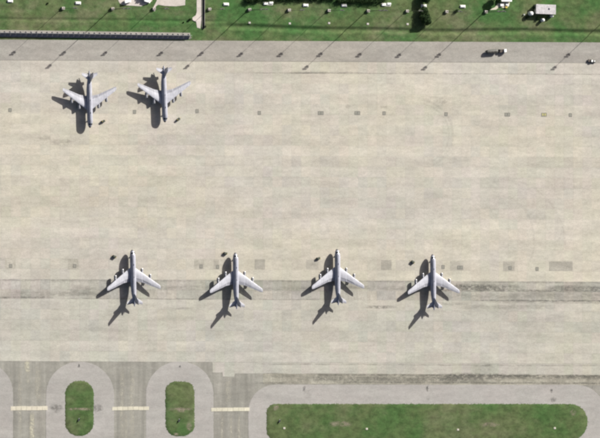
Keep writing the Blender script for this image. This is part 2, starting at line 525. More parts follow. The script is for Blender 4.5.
def grime(px0, px1, py, w, mat, z, seed=0):
    """long streaky band of rubber and oil along the lanes"""
    n = max(8, int((px1 - px0) / 6))
    ZST[0] += .0007
    ribbon('grime_band', gpts([(px0 + (px1 - px0) * i / n, py + SLOPE * (px1 - px0) * (i / n - .5) + .5 * mn.noise(Vector((i * .35, seed, 0)))) for i in range(n + 1)]), w * S, z + ZST[0] % .006, mat, base)
GR = [(440, 530, 287.5, 8, 1), (430, 640, 290.8, 3, 1), (445, 505, 287, 7, 1), (540, 620, 288, 6, 1), (330, 420, 288, 6, 0), (240, 335, 289, 6, 0), (150, 230, 288, 6, 0), (0, 110, 294, 7, 0), (66, 100, 290, 12, 0), (-40, 60, 297.6, 2.6, 1), (60, 330, 299.2, 1.8, 0),
      (470, 640, 300.8, 2.4, 1), (440, 640, 296, 8, 0), (455, 560, 307, 6, 0), (360, 400, 307, 4, 1), (420, 470, 304, 4, 0), (168, 200, 308.5, 2.5, 0), (480, 620, 302, 4, 0), (-40, 200, 280.4, 2.5, 0), (200, 460, 281.2, 2.5, 0), (460, 660, 282.6, 2.5, 0),
      (306, 620, 375.6, 2.8, 1), (300, 470, 379, 6, 1), (440, 505, 378, 11, 1), (430, 520, 376, 7, 1), (500, 640, 377, 6, 1), (330, 640, 383, 2.5, 1), (255, 310, 376, 3, 0), (255, 300, 383, 2.4, 1), (470, 500, 368, 10, 0), (250, 640, 365, 2.0, 0),
      (240, 620, 73.5, 1.5, 0), (284, 330, 73.1, 2.0, 1)]
GRIME = lambda: [grime(a, b, y, w, 'streak_dark' if d else 'streak_soft', .103, k) for k, (a, b, y, w, d) in enumerate(GR)]
for k, (px, py, rx, ry) in enumerate(((348, 106.5, 4, 2.4), (386, 107, 6, 2.4), (305, 72.3, 20, 1.6), (330, 72.4, 40, 1.2), (60, 143, 14, 4), (68, 141, 2, 3.4), (45, 138, 9, 3), (440, 100, 20, 5))):
    stain(px, py, rx, ry, 'stain_soft', base, .108, 40 + k)

def ribbon(name, pts, w, z, mat, parent):
    """thin sheet along a plan path, its mask fading to both sides"""
    P = [Vector((p[0], p[1], 0)) for p in pts]; v, mk, f = [], [], []
    for i, p in enumerate(P):
        t = (P[min(i + 1, len(P) - 1)] - P[max(i - 1, 0)]).normalized(); nrm = Vector((-t.y, t.x, 0))
        e = min(1, i / 3, (len(P) - 1 - i) / 3)
        for k, m in ((-1, 0), (-.35, 1), (.35, 1), (1, 0)):
            q = p + nrm * w * .5 * k; v.append((q.x, q.y, z)); mk.append(m * e)
    for i in range(len(P) - 1):
        for k in range(3):
            a = i * 4 + k; f.append((a, a + 1, a + 5, a + 4))
    o = mesh_obj(name, v, f, mat, parent)
    a = o.data.attributes.new('mask', 'FLOAT', 'POINT')
    for i, m in enumerate(mk): a.data[i].value = m
    return o
GRIME()
def arc_pts(cx, cy, rx, ry, a0, a1, n=40):
    return gpts([(cx + rx * math.cos(R(a0 + (a1 - a0) * i / n)), cy + ry * math.sin(R(a0 + (a1 - a0) * i / n))) for i in range(n + 1)])
ribbon('tyre_mark', arc_pts(412, 134, 41, 36, -95, 75), 2.6, .1065, 'tyre_rub', base)
ribbon('tyre_mark', arc_pts(412, 134, 37, 32, -80, 60), 1.6, .1072, 'tyre_rub', base)
ribbon('tyre_mark', arc_pts(500, 240, 34, 44, -100, 40), 2.4, .1080, 'tyre_rub', base)
ribbon('tyre_mark', arc_pts(505, 246, 60, 66, -110, 10), 2.0, .1087, 'tyre_rub', base)
ribbon('tyre_mark', arc_pts(560, 330, 60, 40, 180, 300), 1.8, .1094, 'tyre_rub', base)
ribbon('tyre_mark', arc_pts(150, 330, 44, 40, 200, 330), 1.8, .1101, 'tyre_rub', base)
# worn cream centre lines and pale wheel tracks in the taxiway links
def vline(px, y0, y1, w, mat, z):
    ribbon('painted_line' if mat == 'worn_paint' else 'wheel_track', gpts([(px + .25 * math.sin(i * .7), y0 + (y1 - y0) * i / 14) for i in range(15)]), w * S, z, mat, tw)
vline(27.2, 359.5, 373.5, 6.5, 'worn_paint', .1085); vline(28, 372, 386, 4, 'worn_light', .062)
vline(32, 411, 446, 6, 'worn_paint', .064); vline(38, 362, 405, 8, 'worn_light', .066); vline(20, 364, 440, 5, 'worn_light', .060)
vline(132, 364, 446, 6, 'worn_light', .064); vline(122, 364, 446, 6, 'worn_light', .062); vline(126, 414, 446, 4, 'worn_light', .066)
vline(228, 376, 405, 7, 'worn_light', .064); vline(222, 412, 446, 4, 'worn_light', .062); vline(231, 412, 446, 4, 'worn_light', .066); vline(239, 412, 446, 4, 'worn_light', .060)
# worn bare strip where the drain passes under the grass
for (px0, px1, t) in ((66, 93, i1), (167, 193, i2)):
    ribbon('bare_strip', gpts([(px0 + (px1 - px0) * i / 14, 409.2) for i in range(15)]), 2.4, .372, 'bare_earth', t)
stain(181, 410, 6, 3, 'bare_earth', i2, .376); stain(189, 426, 4, 5, 'bare_earth', i2, .376); stain(177, 434.5, 5, 2, 'bare_earth', i2, .372)
stain(341, 424, 14, 3.6, 'bare_earth', i3, .376); stain(489, 425, 13, 3, 'bare_earth', i3, .376); stain(573, 413, 4, 4, 'bare_earth', i3, .376); stain(276, 408, 4, 3, 'bare_earth', i3, .372)

# darker repair slabs in the apron, each one laid on its own
for (x0, x1, y0, y1) in ((5, 15.6, 258, 269), (68, 78.5, 259, 269.5), (194, 204, 259, 269.5), (213.7, 219, 259.5, 269.5), (254.5, 265, 259.5, 269.5), (306, 318.5, 259.5, 269.5), (381, 391.5, 260, 270),
                         (450, 463.5, 261, 270.7), (503, 514.5, 261.5, 271.3), (549, 572.5, 261.5, 271)):
    ZST[0] += .0012
    prism('patch_slab', gpts([(x0, y0), (x0, y1), (x1, y1), (x1, y0)], .15, x0), .05, .106 + ZST[0] % .004, 'patch_concrete', base)

# ------------------------------------------------------------------ fuel pits set in the apron
def pit(px, py, n, label, mat='pit_lid', sx=1.9, sy=2.2, group='fuel pits in the upper row'):
    p = G(px, py)
    e = empty('fuel_pit', (p.x, p.y, .104)); tag(e, label, 'fuel pit', group)
    W = n * sx + .5
    fr = MB()
    for s_ in (-1, 1):
        fr.box((0, s_ * (sy / 2 + .12), .03), (W, .36, .10), .02); fr.box((s_ * (W / 2 - .12), 0, .03), (.36, sy - .02, .098), .02)
    for k in range(1, n): fr.box((-W / 2 + .25 + k * sx, 0, .03), (.3, sy - .03, .096), .02)
    fr.build('frame', 'pit_frame', e)
    for k in range(n):
        lid = MB().box((-W / 2 + .25 + (k + .5) * sx, 0, .02), (sx - .5, sy - .30, .06), .02).build('lid', mat, e)
        MB().box((-W / 2 + .25 + (k + .5) * sx, -.6, .06), (.7, .16, .05), .01).build('handle', 'pit_frame', lid)
pit(10, 110, 1, 'small single-lid fuel pit near the left edge, upper row')
pit(134.5, 111.8, 1, 'small fuel pit between the two upper jets')
pit(197, 111, 1, 'small fuel pit just right of the second upper jet')
pit(259.3, 112.8, 1, 'lone faint fuel pit in the middle of the upper row')
pit(320.7, 113, 2, 'double-lid fuel pit, first of three close together in the upper row')
pit(357.3, 113, 2, 'double-lid fuel pit, middle of three close together in the upper row')
pit(384, 113.2, 1, 'single-lid fuel pit, last of three close together in the upper row')
pit(446, 114, 1, 'lone fuel pit beside the curved tyre mark', sx=2.0)
pit(507.3, 114.5, 2, 'darkest double-lid fuel pit of the upper row, at the right')
pit(544, 114.6, 2, 'yellow-tinted fuel pit of the upper row', 'pit_lid_yellow')
pit(570.3, 115, 1, 'rightmost fuel pit of the upper row, a square outline')
LG = 'fuel pits in the lower row'
pit(10.6, 266, 1, 'fuel pit on the leftmost dark repair slab, lower row', group=LG)
pit(74.6, 266, 1, 'fuel pit on the second repair slab from the left', group=LG)
pit(201, 266.5, 1, 'fuel pit on the repair slab left of the second lower jet', group=LG)
pit(217.5, 267, 1, 'fuel pit close by the port wing of the second lower jet', group=LG)
pit(443, 267, 1, 'small fuel pit by the starboard wing of the rightmost jet', group=LG)
pit(460, 267.5, 2, 'double-lid fuel pit on the slab right of the rightmost jet', group=LG, sx=1.9)
pit(510, 268, 1, 'fuel pit on the square slab second from the right', group=LG)
pit(537, 269, 1, 'lone small fuel pit left of the widest repair slab', group=LG, sx=1.9)

# ------------------------------------------------------------------ the four-engine jet
LEN = 41.5
# fuselage stations: aft distance from nose, centre height, half width, half height
FUS = [(0.0, 3.15, .03, .03), (.15, 3.16, .30, .30), (.5, 3.20, .62, .62), (1.1, 3.28, 1.0, 1.02), (2.0, 3.40, 1.36, 1.42), (3.2, 3.55, 1.64, 1.78), (4.6, 3.68, 1.80, 2.02), (6.5, 3.72, 1.83, 2.10),
       (12, 3.72, 1.83, 2.10), (20, 3.72, 1.83, 2.10), (26, 3.76, 1.83, 2.06), (29.5, 3.92, 1.72, 1.88), (33, 4.20, 1.44, 1.58), (36, 4.50, 1.08, 1.22), (38.5, 4.78, .70, .84), (40.4, 4.98, .38, .48), (41.3, 5.06, .14, .18)]
def fus_at(d):
    for a, b in zip(FUS, FUS[1:]):
        if a[0] <= d <= b[0]:
            t = (d - a[0]) / (b[0] - a[0]); return [(a[k] + (b[k] - a[k]) * t) * (1, 1, 1.12, 1.05)[k] for k in range(4)]
    return list(FUS[-1])
NOSE = LEN / 2
def fus_pt(d, th, k=1.0):
    _, z, w, h = fus_at(d)
    return Vector((w * k * math.cos(th), NOSE - d, z + h * k * math.sin(th)))
def fring(d, n=24, k=1.0): return [fus_pt(d, 2 * math.pi * i / n, k) for i in range(n)]
def skin_patch(name, d0, d1, t0, t1, mat, parent, nd=3, nt=4, k=1.012):
    v, f = [], []
    for a in range(nd + 1):
        for b in range(nt + 1):
            v.append(fus_pt(d0 + (d1 - d0) * a / nd, t0 + (t1 - t0) * b / nt, k))
    for a in range(nd):
        for b in range(nt):
            i = a * (nt + 1) + b; f.append((i, i + 1, i + nt + 2, i + nt + 1))
    m = MB(); m.add(v, f); return m.build(name, mat, parent, True)
AF = [(0, 0), (.02, .32), (.08, .60), (.2, .88), (.38, 1.0), (.6, .80), (.8, .45), (1.0, .03)]
def foil(c0, c1, le, chord, th, place):
    """closed section between chord fractions c0..c1; place maps (aft, up) to a point"""
    xs_ = [c0] + [a for a, _ in AF if c0 < a < c1] + [c1]
    def t(x):
        for (a, p), (b, q) in zip(AF, AF[1:]):
            if a <= x <= b: return p + (q - p) * (x - a) / (b - a)
        return .03
    up = [place(le + x * chord, th * .5 * max(.02, t(x)) * 1.15) for x in xs_]
    dn = [place(le + x * chord, -th * .5 * max(.02, t(x)) * .85) for x in reversed(xs_)]
    return up + dn
# wing stations: span x, aft distance of the leading edge, chord, height, thickness
WST = [(0.6, 12.3, 11.0, 2.75, 1.30), (1.8, 13.1, 10.1, 2.85, 1.20), (7.4, 17.1, 7.1, 3.40, .78), (14.0, 21.9, 5.0, 4.02, .48), (20.4, 26.45, 3.05, 4.60, .28), (20.9, 27.3, 1.9, 4.65, .16)]
def wst(x):
    for a, b in zip(WST, WST[1:]):
        if a[0] <= x <= b[0]:
            t = (x - a[0]) / (b[0] - a[0]); return [a[k] + (b[k] - a[k]) * t for k in range(5)]
    return list(WST[-1])
def wsec(x, s_, c0, c1):
    _, le, ch, z, th = wst(x)
    return foil(c0, c1, le, ch, th, lambda aft, up: Vector((s_ * x, NOSE - aft, z + up)))
def make_jet():
    root = empty('jet_aircraft')
    b = MB(); b.loft([fring(f[0]) for f in FUS if f[0] >= 1.1]); fu = b.build('fuselage', 'fuselage_shade_grey', root, True)
    b = MB(); b.loft([fring(f[0], k=1.004) for f in FUS if f[0] <= 1.1]); b.build('radome', 'radome_dark', root, True)
    skin_patch('windscreen', 2.15, 3.25, R(32), R(86), 'glass_dark', fu); skin_patch('windscreen', 2.15, 3.25, R(94), R(148), 'glass_dark', fu)
    skin_patch('cargo_door', 6.6, 9.6, R(120), R(178), 'aircraft_panel', fu, 2, 5, 1.008)
    skin_patch('crew_hatch', 4.2, 5.2, R(195), R(225), 'aircraft_panel', fu, 2, 2, 1.010)
    skin_patch('receptacle', 4.6, 5.6, R(84), R(96), 'aircraft_panel', fu, 2, 2, 1.014)
    MB().box((0, NOSE - 11.0, 5.95), (.12, 1.2, .5), .03).build('antenna', 'aircraft_panel', fu)
    MB().box((0, NOSE - 20.0, 5.95), (.10, .8, .45), .03).build('antenna', 'aircraft_panel', fu)
    # belly fairing over the wing box
    b = MB(); b.loft([[(1.95 * math.cos(t) * w, NOSE - d, 2.35 + .75 * math.sin(t) * w) for t in [2 * math.pi * i / 16 for i in range(16)]] for d, w in ((11.6, .3), (13, .85), (16, 1), (22, 1), (25, .8), (26.6, .25))])
    b.build('belly_fairing', 'aircraft_grey', root, True)
    for s_ in (-1, 1):
        b = MB(); b.loft([wsec(w[0], s_, 0, .745) for w in WST]); wg = b.build('wing', 'aircraft_grey', root, True)
        for nm, x0, x1 in (('flap', 1.95, 6.6), ('flap', 7.5, 13.2), ('aileron', 13.3, 17.9), ('trailing_edge', 18.0, 20.8)):
            b = MB(); b.loft([wsec(x, s_, .752, 1.0) for x in (x0, (x0 + x1) / 2, x1)]); b.build(nm, 'aircraft_panel', wg, True)
        b = MB(); b.loft([wsec(x, s_, .752, 1.0) for x in (6.65, 7.45)]); b.build('trailing_edge', 'aircraft_grey', wg, True)
        for xx in (7.6, 13.6):
            _, le, ch, z, th = wst(xx)
            zc = z - 1.25; y0 = NOSE - (le - 3.2)
            n_ = MB(); n_.lathe([(.74, -.35), (.86, -.02), (.95, -.12), (1.04, -.7), (1.04, -2.2), (.9, -3.3), (.70, -3.9), (.62, -3.88)], (s_ * xx, y0, zc), 'Y', 20)
            ng = n_.build('engine_nacelle', 'nacelle_grey', root, True)
            MB().lathe([(.85, -.34), (.885, 0.0), (.92, .015), (.965, -.13)], (s_ * xx, y0, zc), 'Y', 20).build('intake_lip', 'intake_lip', ng, True)
            MB().lathe([(.06, -.30), (.30, -.52), (.83, -.56), (.83, -.60)], (s_ * xx, y0, zc), 'Y', 20).build('fan', 'fan_dark', ng, True)
            MB().lathe([(.55, -3.7), (.52, -4.3), (.10, -5.0)], (s_ * xx, y0, zc), 'Y', 14).build('exhaust_cone', 'engine_metal', ng, True)
            p = MB(); p.loft([[(s_ * xx - .20, NOSE - le + 1.6, zc + 1.0), (s_ * xx + .20, NOSE - le + 1.6, zc + 1.0), (s_ * xx + .20, NOSE - le - 3.0, zc + .7), (s_ * xx - .20, NOSE - le - 3.0, zc + .7)],
                              [(s_ * xx - .16, NOSE - le + .2, z + .05), (s_ * xx + .16, NOSE - le + .2, z + .05), (s_ * xx + .16, NOSE - le - 3.2, z - .05), (s_ * xx - .16, NOSE - le - 3.2, z - .05)]])
            p.build('pylon', 'aircraft_grey', ng)
        # tailplane with elevator
        def hs(x, c0, c1, s_=s_):
            t = (x - .5) / 5.6; le = 34.2 + 3.9 * t; ch = 4.6 + (1.9 - 4.6) * t
            return foil(c0, c1, le, ch, .42 - .28 * t, lambda aft, up: Vector((s_ * x, NOSE - aft, 4.9 + .12 * (x - .5) + up)))
        b = MB(); b.loft([hs(x, 0, .70) for x in (.5, 3, 5.8, 6.1)]); tp = b.build('tailplane', 'aircraft_grey', root, True)
        b = MB(); b.loft([hs(x, .71, 1) for x in (1.0, 3, 6.0)]); b.build('elevator', 'aircraft_panel', tp, True)
    # fin with rudder
    def fs(z, c0, c1):
        t = (z - 5.2) / 7.5; le = 31.4 + 6.0 * t; ch = 7.0 + (2.8 - 7.0) * t
        return foil(c0, c1, le, ch, .55 - .35 * t, lambda aft, up: Vector((up, NOSE - aft, z)))
    b = MB(); b.loft([fs(z, 0, .70) for z in (5.0, 8, 11.5, 12.55, 12.7)]); fn = b.build('fin', 'aircraft_grey', root, True)
    b = MB(); b.loft([fs(z, .71, 1) for z in (5.9, 9, 12.5)]); b.build('rudder', 'aircraft_panel', fn, True)
    MB().tube((0, NOSE - 36.4, 12.4), (0, NOSE - 35.2, 12.4), .06, .02).build('probe', 'radome_dark', fn)
    # refuelling boom stowed under the tail
    bo = MB().tube((0, NOSE - 31.5, 2.35), (0, NOSE - 41.0, 4.05), .26, .17, 10).build('refuelling_boom', 'aircraft_panel', root, True)
    for s_ in (-1, 1):
        MB().add([(0, NOSE - 38.2, 3.6), (0, NOSE - 39.4, 3.8), (s_ * 1.3, NOSE - 39.7, 4.5), (s_ * 1.3, NOSE - 39.0, 4.4),
                  (0, NOSE - 38.2, 3.68), (0, NOSE - 39.4, 3.88), (s_ * 1.3, NOSE - 39.7, 4.56), (s_ * 1.3, NOSE - 39.0, 4.46)],
                 [(0, 1, 2, 3), (4, 5, 6, 7), (0, 1, 5, 4), (1, 2, 6, 5), (2, 3, 7, 6), (3, 0, 4, 7)]).build('ruddervator', 'aircraft_panel', bo)
    # landing gear
    ngr = MB().tube((0, NOSE - 5.4, 1.9), (0, NOSE - 5.3, .5), .12, .10).build('nose_gear', 'gear_white', root)
    for s_ in (-1, 1):
        MB().lathe([(.12, -.13), (.40, -.13), (.48, -.06), (.48, .06), (.40, .13), (.12, .13)], (s_ * .28, NOSE - 5.3, .48), 'X', 16).build('wheel', 'tyre_rubber', ngr)
    for s_ in (-1, 1):
        mg = MB().tube((s_ * 3.1, NOSE - 20.3, 2.7), (s_ * 3.35, NOSE - 20.3, .55), .17, .14).box((s_ * 3.35, NOSE - 20.3, .56), (.2, 1.5, .2), .04).build('main_gear', 'gear_white', root)
        for dy in (-.72, .72):
            for dx in (-.42, .42):
                MB().lathe([(.15, -.19), (.50, -.19), (.60, -.09), (.60, .09), (.50, .19), (.15, .19)], (s_ * 3.35 + dx, NOSE - 20.3 + dy, .60), 'X', 16).build('wheel', 'tyre_rubber', mg)
    return root
JETS = [(90.0, 128.0, 181.8, 'light grey four-engine jet, nose towards the viewer, left of the upper pair'),
        (164.9, 122.5, 182.4, 'light grey four-engine jet, nose towards the viewer, right of the upper pair'),
        (132.2, 249.4, 1.6, 'light grey four-engine jet at the left end of the lower row of four'),
        (235.2, 252.4, .6, 'light grey four-engine jet, second from left in the lower row of four'),
        (337.0, 248.8, .4, 'light grey four-engine jet, third from left in the lower row of four'),
        (432.4, 254.0, .8, 'light grey four-engine jet at the right end of the lower row of four')]
proto = make_jet()
for i, (px, py, hd, lab) in enumerate(JETS):
    o = proto if i == 0 else copy_tree(proto)
    n = G(px - 1.8, py); a = R(hd)
    # the nose lies NOSE metres ahead of the origin along the heading
    o.location = (n.x + math.sin(a) * NOSE, n.y - math.cos(a) * NOSE, .105)
    o.rotation_euler = (0, 0, a)
    tag(o, lab, 'aircraft', 'four-engine jets parked on the apron')
    for part in kids(o):
        for sub in kids(part):
            if sub.name.startswith('flap') and i in (2, 4): sub.location.z -= .12

# ------------------------------------------------------------------ ground carts by the noses
def make_cart():
    e = empty('ground_cart')
    b = MB().box((0, 0, .95), (2.5, 1.5, 1.0), .08); bd = b.build('body', 'cart_dark', e)
    MB().box((.2, 0, 1.50), (1.5, 1.2, .12), .03).build('lid', 'cart_dark', bd)
    MB().box((-1.0, .3, 1.55), (.35, .5, .22), .03).build('control_panel', 'cart_yellow', bd)
    MB().box((0, 0, .42), (2.7, 1.3, .14), .03).build('chassis', 'lamp_dark', e)
    for sx in (-.9, .9):
        for sy in (-.72, .72):
            MB().lathe([(.08, -.1), (.30, -.1), (.34, 0), (.30, .1), (.08, .1)], (sx, sy, .34), 'Y', 12).build('wheel', 'tyre_rubber', e)
    MB().tube((1.3, 0, .45), (2.5, 0, .2), .05).box((2.5, 0, .2), (.1, .4, .1)).build('tow_bar', 'cart_yellow', e)
    return e
cp = make_cart()
CARTS = [(102.8, 121.3, 20, 'dark ground cart beside the nose of the left upper jet'),
         (178, 119.3, 35, 'dark ground cart beside the nose of the right upper jet'),
         (114, 256.6, 160, 'dark ground cart off the nose of the leftmost lower jet'),
         (225, 253.4, 170, 'dark ground cart off the nose of the second lower jet'),
         (318, 258.4, 190, 'dark ground cart off the nose of the third lower jet'),
         (412.4, 262, 150, 'dark ground cart off the nose of the rightmost lower jet')]
for i, (px, py, rz, lab) in enumerate(CARTS):
    o = cp if i == 0 else copy_tree(cp)
    p = G(px, py); o.location = (p.x, p.y, .105); o.rotation_euler = (0, 0, R(rz))
    tag(o, lab, 'ground cart', 'ground carts beside the jets')

# ------------------------------------------------------------------ blast fence along the upper left edge
fx0, fx1 = G(-70, 33).x, G(192, 33).x
fy = G(0, 33.2).y
fe = empty('blast_fence', ((fx0 + fx1) / 2, fy, 0), -SLOPE)
tag(fe, 'long dark grey curved-panel blast fence between the grass and the apron', 'blast fence')
prof = [(-2.7, .16), (-2.1, .30), (-1.5, .62), (-.95, 1.10), (-.5, 1.75), (-.15, 2.45), (0, 3.1)]
pw = 4.1; npan = int((fx1 - fx0) / pw)
pv, pf = [], []
segs = 6
for sd in (0, .07):
    for (yy, zz) in prof:
        for k in range(segs + 1):
            corr = .05 * (k % 2)
            pv.append((-pw / 2 + .06 + (pw - .12) * k / segs, yy + corr * .8 + sd, zz - corr * .6 - sd * .3))
W_ = segs + 1; H_ = len(prof)
for sd in range(2):
    for j in range(H_ - 1):
        for k in range(segs):
            a = sd * W_ * H_ + j * W_ + k; pf.append((a, a + 1, a + W_ + 1, a + W_))
pm = MB().add(pv, pf).build('panel', 'fence_metal', fe)
pm.location = (fx0 + pw / 2 - (fx0 + fx1) / 2, 0, 0)
rb = MB()
rb.add([(-.06, -2.4, 0), (-.06, -1.4, .5), (-.06, -.7, 1.25), (-.06, -.1, 2.3), (-.06, .12, 3.0), (-.06, 1.5, 0),
        (.06, -2.4, 0), (.06, -1.4, .5), (.06, -.7, 1.25), (.06, -.1, 2.3), (.06, .12, 3.0), (.06, 1.5, 0)],
       [(0, 1, 2, 3, 4, 5), (11, 10, 9, 8, 7, 6)] + [(i, (i + 1) % 6, 6 + (i + 1) % 6, 6 + i) for i in range(6)])
rbo = rb.build('brace', 'fence_rail', fe); rbo.location = (fx0 - (fx0 + fx1) / 2, .09, 0)
for i in range(npan + 1):
    if i:
        b = rbo.copy(); col.objects.link(b); b.location = (fx0 + pw * i - (fx0 + fx1) / 2, .09, 0)
        if i < npan:
            q = pm.copy(); col.objects.link(q); q.location = (fx0 + pw * (i + .5) - (fx0 + fx1) / 2, random.uniform(-.03, .03), 0)
MB().box((0, .22, 3.12), (pw * npan, .34, .16), .03).build('top_rail', 'fence_rail', fe)
MB().add([(0, -2.6, 0), (0, .3, 0), (2.6, -1.6, 0), (0, -2.6, .25), (0, .3, 2.9), (2.6, -1.6, .2)], [(0, 1, 2), (3, 4, 5), (0, 1, 4, 3), (1, 2, 5, 4), (2, 0, 3, 5)]).build('end_plate', 'cream_concrete', fe).location = (fx0 + pw * npan - (fx0 + fx1) / 2 + .1, 0, 0)
MB().box((0, .5, .03), (pw * npan, 4.6, .10), .02).build('footing', 'old_concrete', fe).location = (0, -.6, 0)

# ------------------------------------------------------------------ floodlight masts
def head_cluster(e, z, w, rows=2):
    fr = MB()
    for r in range(rows):
        fr.box((0, 0, z + r * 1.1), (w, .18, .18))
    fr.box((0, 0, z + (rows - 1) * .55), (.3, .3, rows * 1.1 + .4))
    f = fr.box((0, .25, z - .35), (w * .6, .8, .06)).build('lamp_frame', 'mast_paint', e)
    n = 4
    for r in range(rows):
        for k in range(n):
            x = -w / 2 + w * (k + .5) / n
            MB().box((x, -.28, z + r * 1.1 + .05), (.62, .38, .62), .06).build('floodlight', 'lamp_dark', f)
def make_mast(tall):
    e = empty('floodlight_mast')
    pd = MB().box((.9, .35, .75), (2.3, 1.9, 1.5), .10).build('plinth', 'pink_concrete', e)
    MB().box((1.5, .9, 1.62), (.7, .5, .3), .03).build('junction_box', 'cabinet_grey', pd)
    if tall:
        MB().lathe([(.30, 0), (.26, 8), (.18, 20), (.11, 34.4), (.02, 34.6)], n=12).build('pole', 'mast_paint', e, True)
        head_cluster(e, 33.0, 3.2, 2); head_cluster(e, 25.4, 3.4, 2)
    else:
        MB().lathe([(.17, 0), (.15, 8), (.11, 18), (.08, 27.4), (.02, 27.6)], n=12).build('pole', 'mast_paint', e, True)
        head_cluster(e, 25.6, 3.4, 2)
    return e
ms, mt = make_mast(False), make_mast(True)
SH = [(61.5, 8.6), (152.5, 9.2), (208.0, 9.6), (287.6, 10.6), (327.3, 10.8), (405.6, 11.4), (445.0, 12.0)]
TA = [(111.0, 9.2), (248.0, 10.1), (366.5, 11.1), (484.3, 12.1), (613.0, 12.4)]
SL = ['single-headed floodlight mast on the grass, leftmost of all', 'single-headed floodlight mast beside the pale pinkish pad', 'single-headed floodlight mast just right of the path',
      'single-headed floodlight mast below the left hedge end, right of a tall mast', 'single-headed floodlight mast, fourth from the path', 'single-headed floodlight mast just left of the dark tree', 'single-headed floodlight mast just right of the dark tree']
TL = ['tall two-tier floodlight mast behind the blast fence', 'tall two-tier floodlight mast below the left hedge', 'tall two-tier floodlight mast below the right hedge', 'tall two-tier floodlight mast left of the grey-roofed building',
      'tall two-tier floodlight mast beyond the right edge, only its shadow in view']
for lst, pr, labs in ((SH, ms, SL), (TA, mt, TL)):
    for i, (px, py) in enumerate(lst):
        o = pr if i == 0 else copy_tree(pr)
        p = G(px, py); o.location = (p.x, p.y, 0); o.rotation_euler = (0, 0, R(random.uniform(-8, 8)))
        tag(o, labs[i], 'floodlight mast', 'floodlight masts along the apron')

# ------------------------------------------------------------------ white cabinets and access covers on the grass
def cabinet(px, py, label, two=False, w=3.9, d=1.5):
    p = G(px, py); e = empty('utility_cabinet', (p.x, p.y, 0)); tag(e, label, 'utility cabinet', 'white utility cabinets in a row on the grass')
    MB().box((0, -.1, .06), (w + (3 if two else 0) + .6, d + .7, .24), .04).build('pad', 'white_concrete', e)
    spots = [(-2.0, -.25), (2.2, .55)] if two else [(0, 0)]
    for (x, y) in spots:
        c = MB().box((x, y, .50), (w * (.8 if two else 1), d, .66), .06).build('housing', 'cabinet_white', e)
        MB().box((x - .6, y, .87), (w * .35, d * .8, .08), .02).build('lid', 'cabinet_white', c)
        MB().box((x + 1.1, y, .87), (w * .25, d * .7, .10), .02).build('lid', 'cabinet_white', c)
cabinet(10, .8, 'white utility cabinet at the top left corner of the grass'); cabinet(78, 2.8, 'white utility cabinet between the two leftmost masts')
cabinet(226, 4, 'white utility cabinet just right of the path'); cabinet(268, 3.3, 'pair of white utility cabinets below the left hedge', True)
cabinet(305.5, 5.0, 'white utility cabinet in the gap between the two hedges'); cabinet(344, 5.2, 'white utility cabinet below the left end of the right hedge')
cabinet(386, 4.4, 'pair of white utility cabinets at the right end of the right hedge', True); cabinet(423.7, 5.6, 'white utility cabinet between the two dark trees'); cabinet(462.6, 6.2, 'white utility cabinet right of the dark trees')
def cover(px, py, label, mat='pink_concrete', grp='concrete access covers below the masts', r=.9, z=None):
    p = G(px, py); z = ground_z(p.x, p.y) if z is None else z
    e = empty('access_cover', (p.x, p.y, z)); tag(e, label, 'access cover', grp)
    MB().box((0, 0, .08), (1.7, 1.4, .34), .05).build('slab', mat, e)
    MB().lathe([(.45, .24), (.45, .30), (.1, .31)], n=14).build('lid', 'cabinet_grey', e)
for (px, py), lab in zip(((249.5, 22.6), (289.7, 23.3), (329, 23.0), (367.7, 23.8), (407.5, 24.0)),
                         ('pale access cover below the second tall mast', 'pale access cover below the fourth mast from the path', 'pale access cover below the mast between the hedges', 'pale access cover below the third tall mast', 'pale access cover left of the dark tree')):
    cover(px, py, lab)
for (px, py), lab in zip(((284, 428.3), (366.5, 429), (457.7, 429.8), (554.5, 428.3)),
                         ('pale inlet cover at the left end of the long grass strip', 'pale inlet cover in the long grass strip, second from left', 'pale inlet cover in the long grass strip, third from left', 'pale inlet cover at the right end of the long grass strip')):
    cover(px, py, lab, 'cream_concrete', 'pale inlet covers in the grass strip', z=.33)

# dark taxiway boards in the grass islands
def board(px, py, label, z=.36):
    p = G(px, py); e = empty('taxiway_sign', (p.x, p.y, z)); tag(e, label, 'sign', 'dark taxiway boards in the grass')
    e.rotation_euler = (0, 0, R(75))
    MB().box((0, 0, .06), (2.2, .9, .12), .03).build('footing', 'cabinet_grey', e)
    MB().box((0, 0, .85), (2.0, .28, 1.0), .05).build('board', 'sign_dark', e)
    for s_ in (-.7, .7): MB().box((s_, 0, .22), (.1, .1, .3)).build('leg', 'galvanised', e)
board(78.8, 419.8, 'small dark board standing in the left grass oval'); board(179, 420.6, 'small dark board standing in the right grass oval'); board(279.5, 421, 'small dark board at the left end of the long grass strip')
# edge lights on the shoulders
def edge_light(px, py, label):
    p = G(px, py); e = empty('edge_light', (p.x, p.y, .105)); tag(e, label, 'edge light', 'edge lights on the paved shoulders')
    MB().lathe([(.45, 0), (.45, .06), (.16, .08), (.10, .12), (.08, .5), (.02, .5)], n=12).build('base', 'lamp_dark', e)
    MB().lathe([(.10, .5), (.17, .58), (.15, .75), (.03, .82)], n=12).build('globe', 'lamp_glass', e, True)
edge_light(79.3, 365.4, 'edge light above the left grass oval'); edge_light(180.3, 366, 'edge light above the right grass oval'); edge_light(304.5, 389, 'edge light above the left part of the long grass strip')
edge_light(427.6, 387.5, 'edge light above the middle of the long grass strip'); edge_light(552, 390, 'edge light above the right part of the long grass strip')

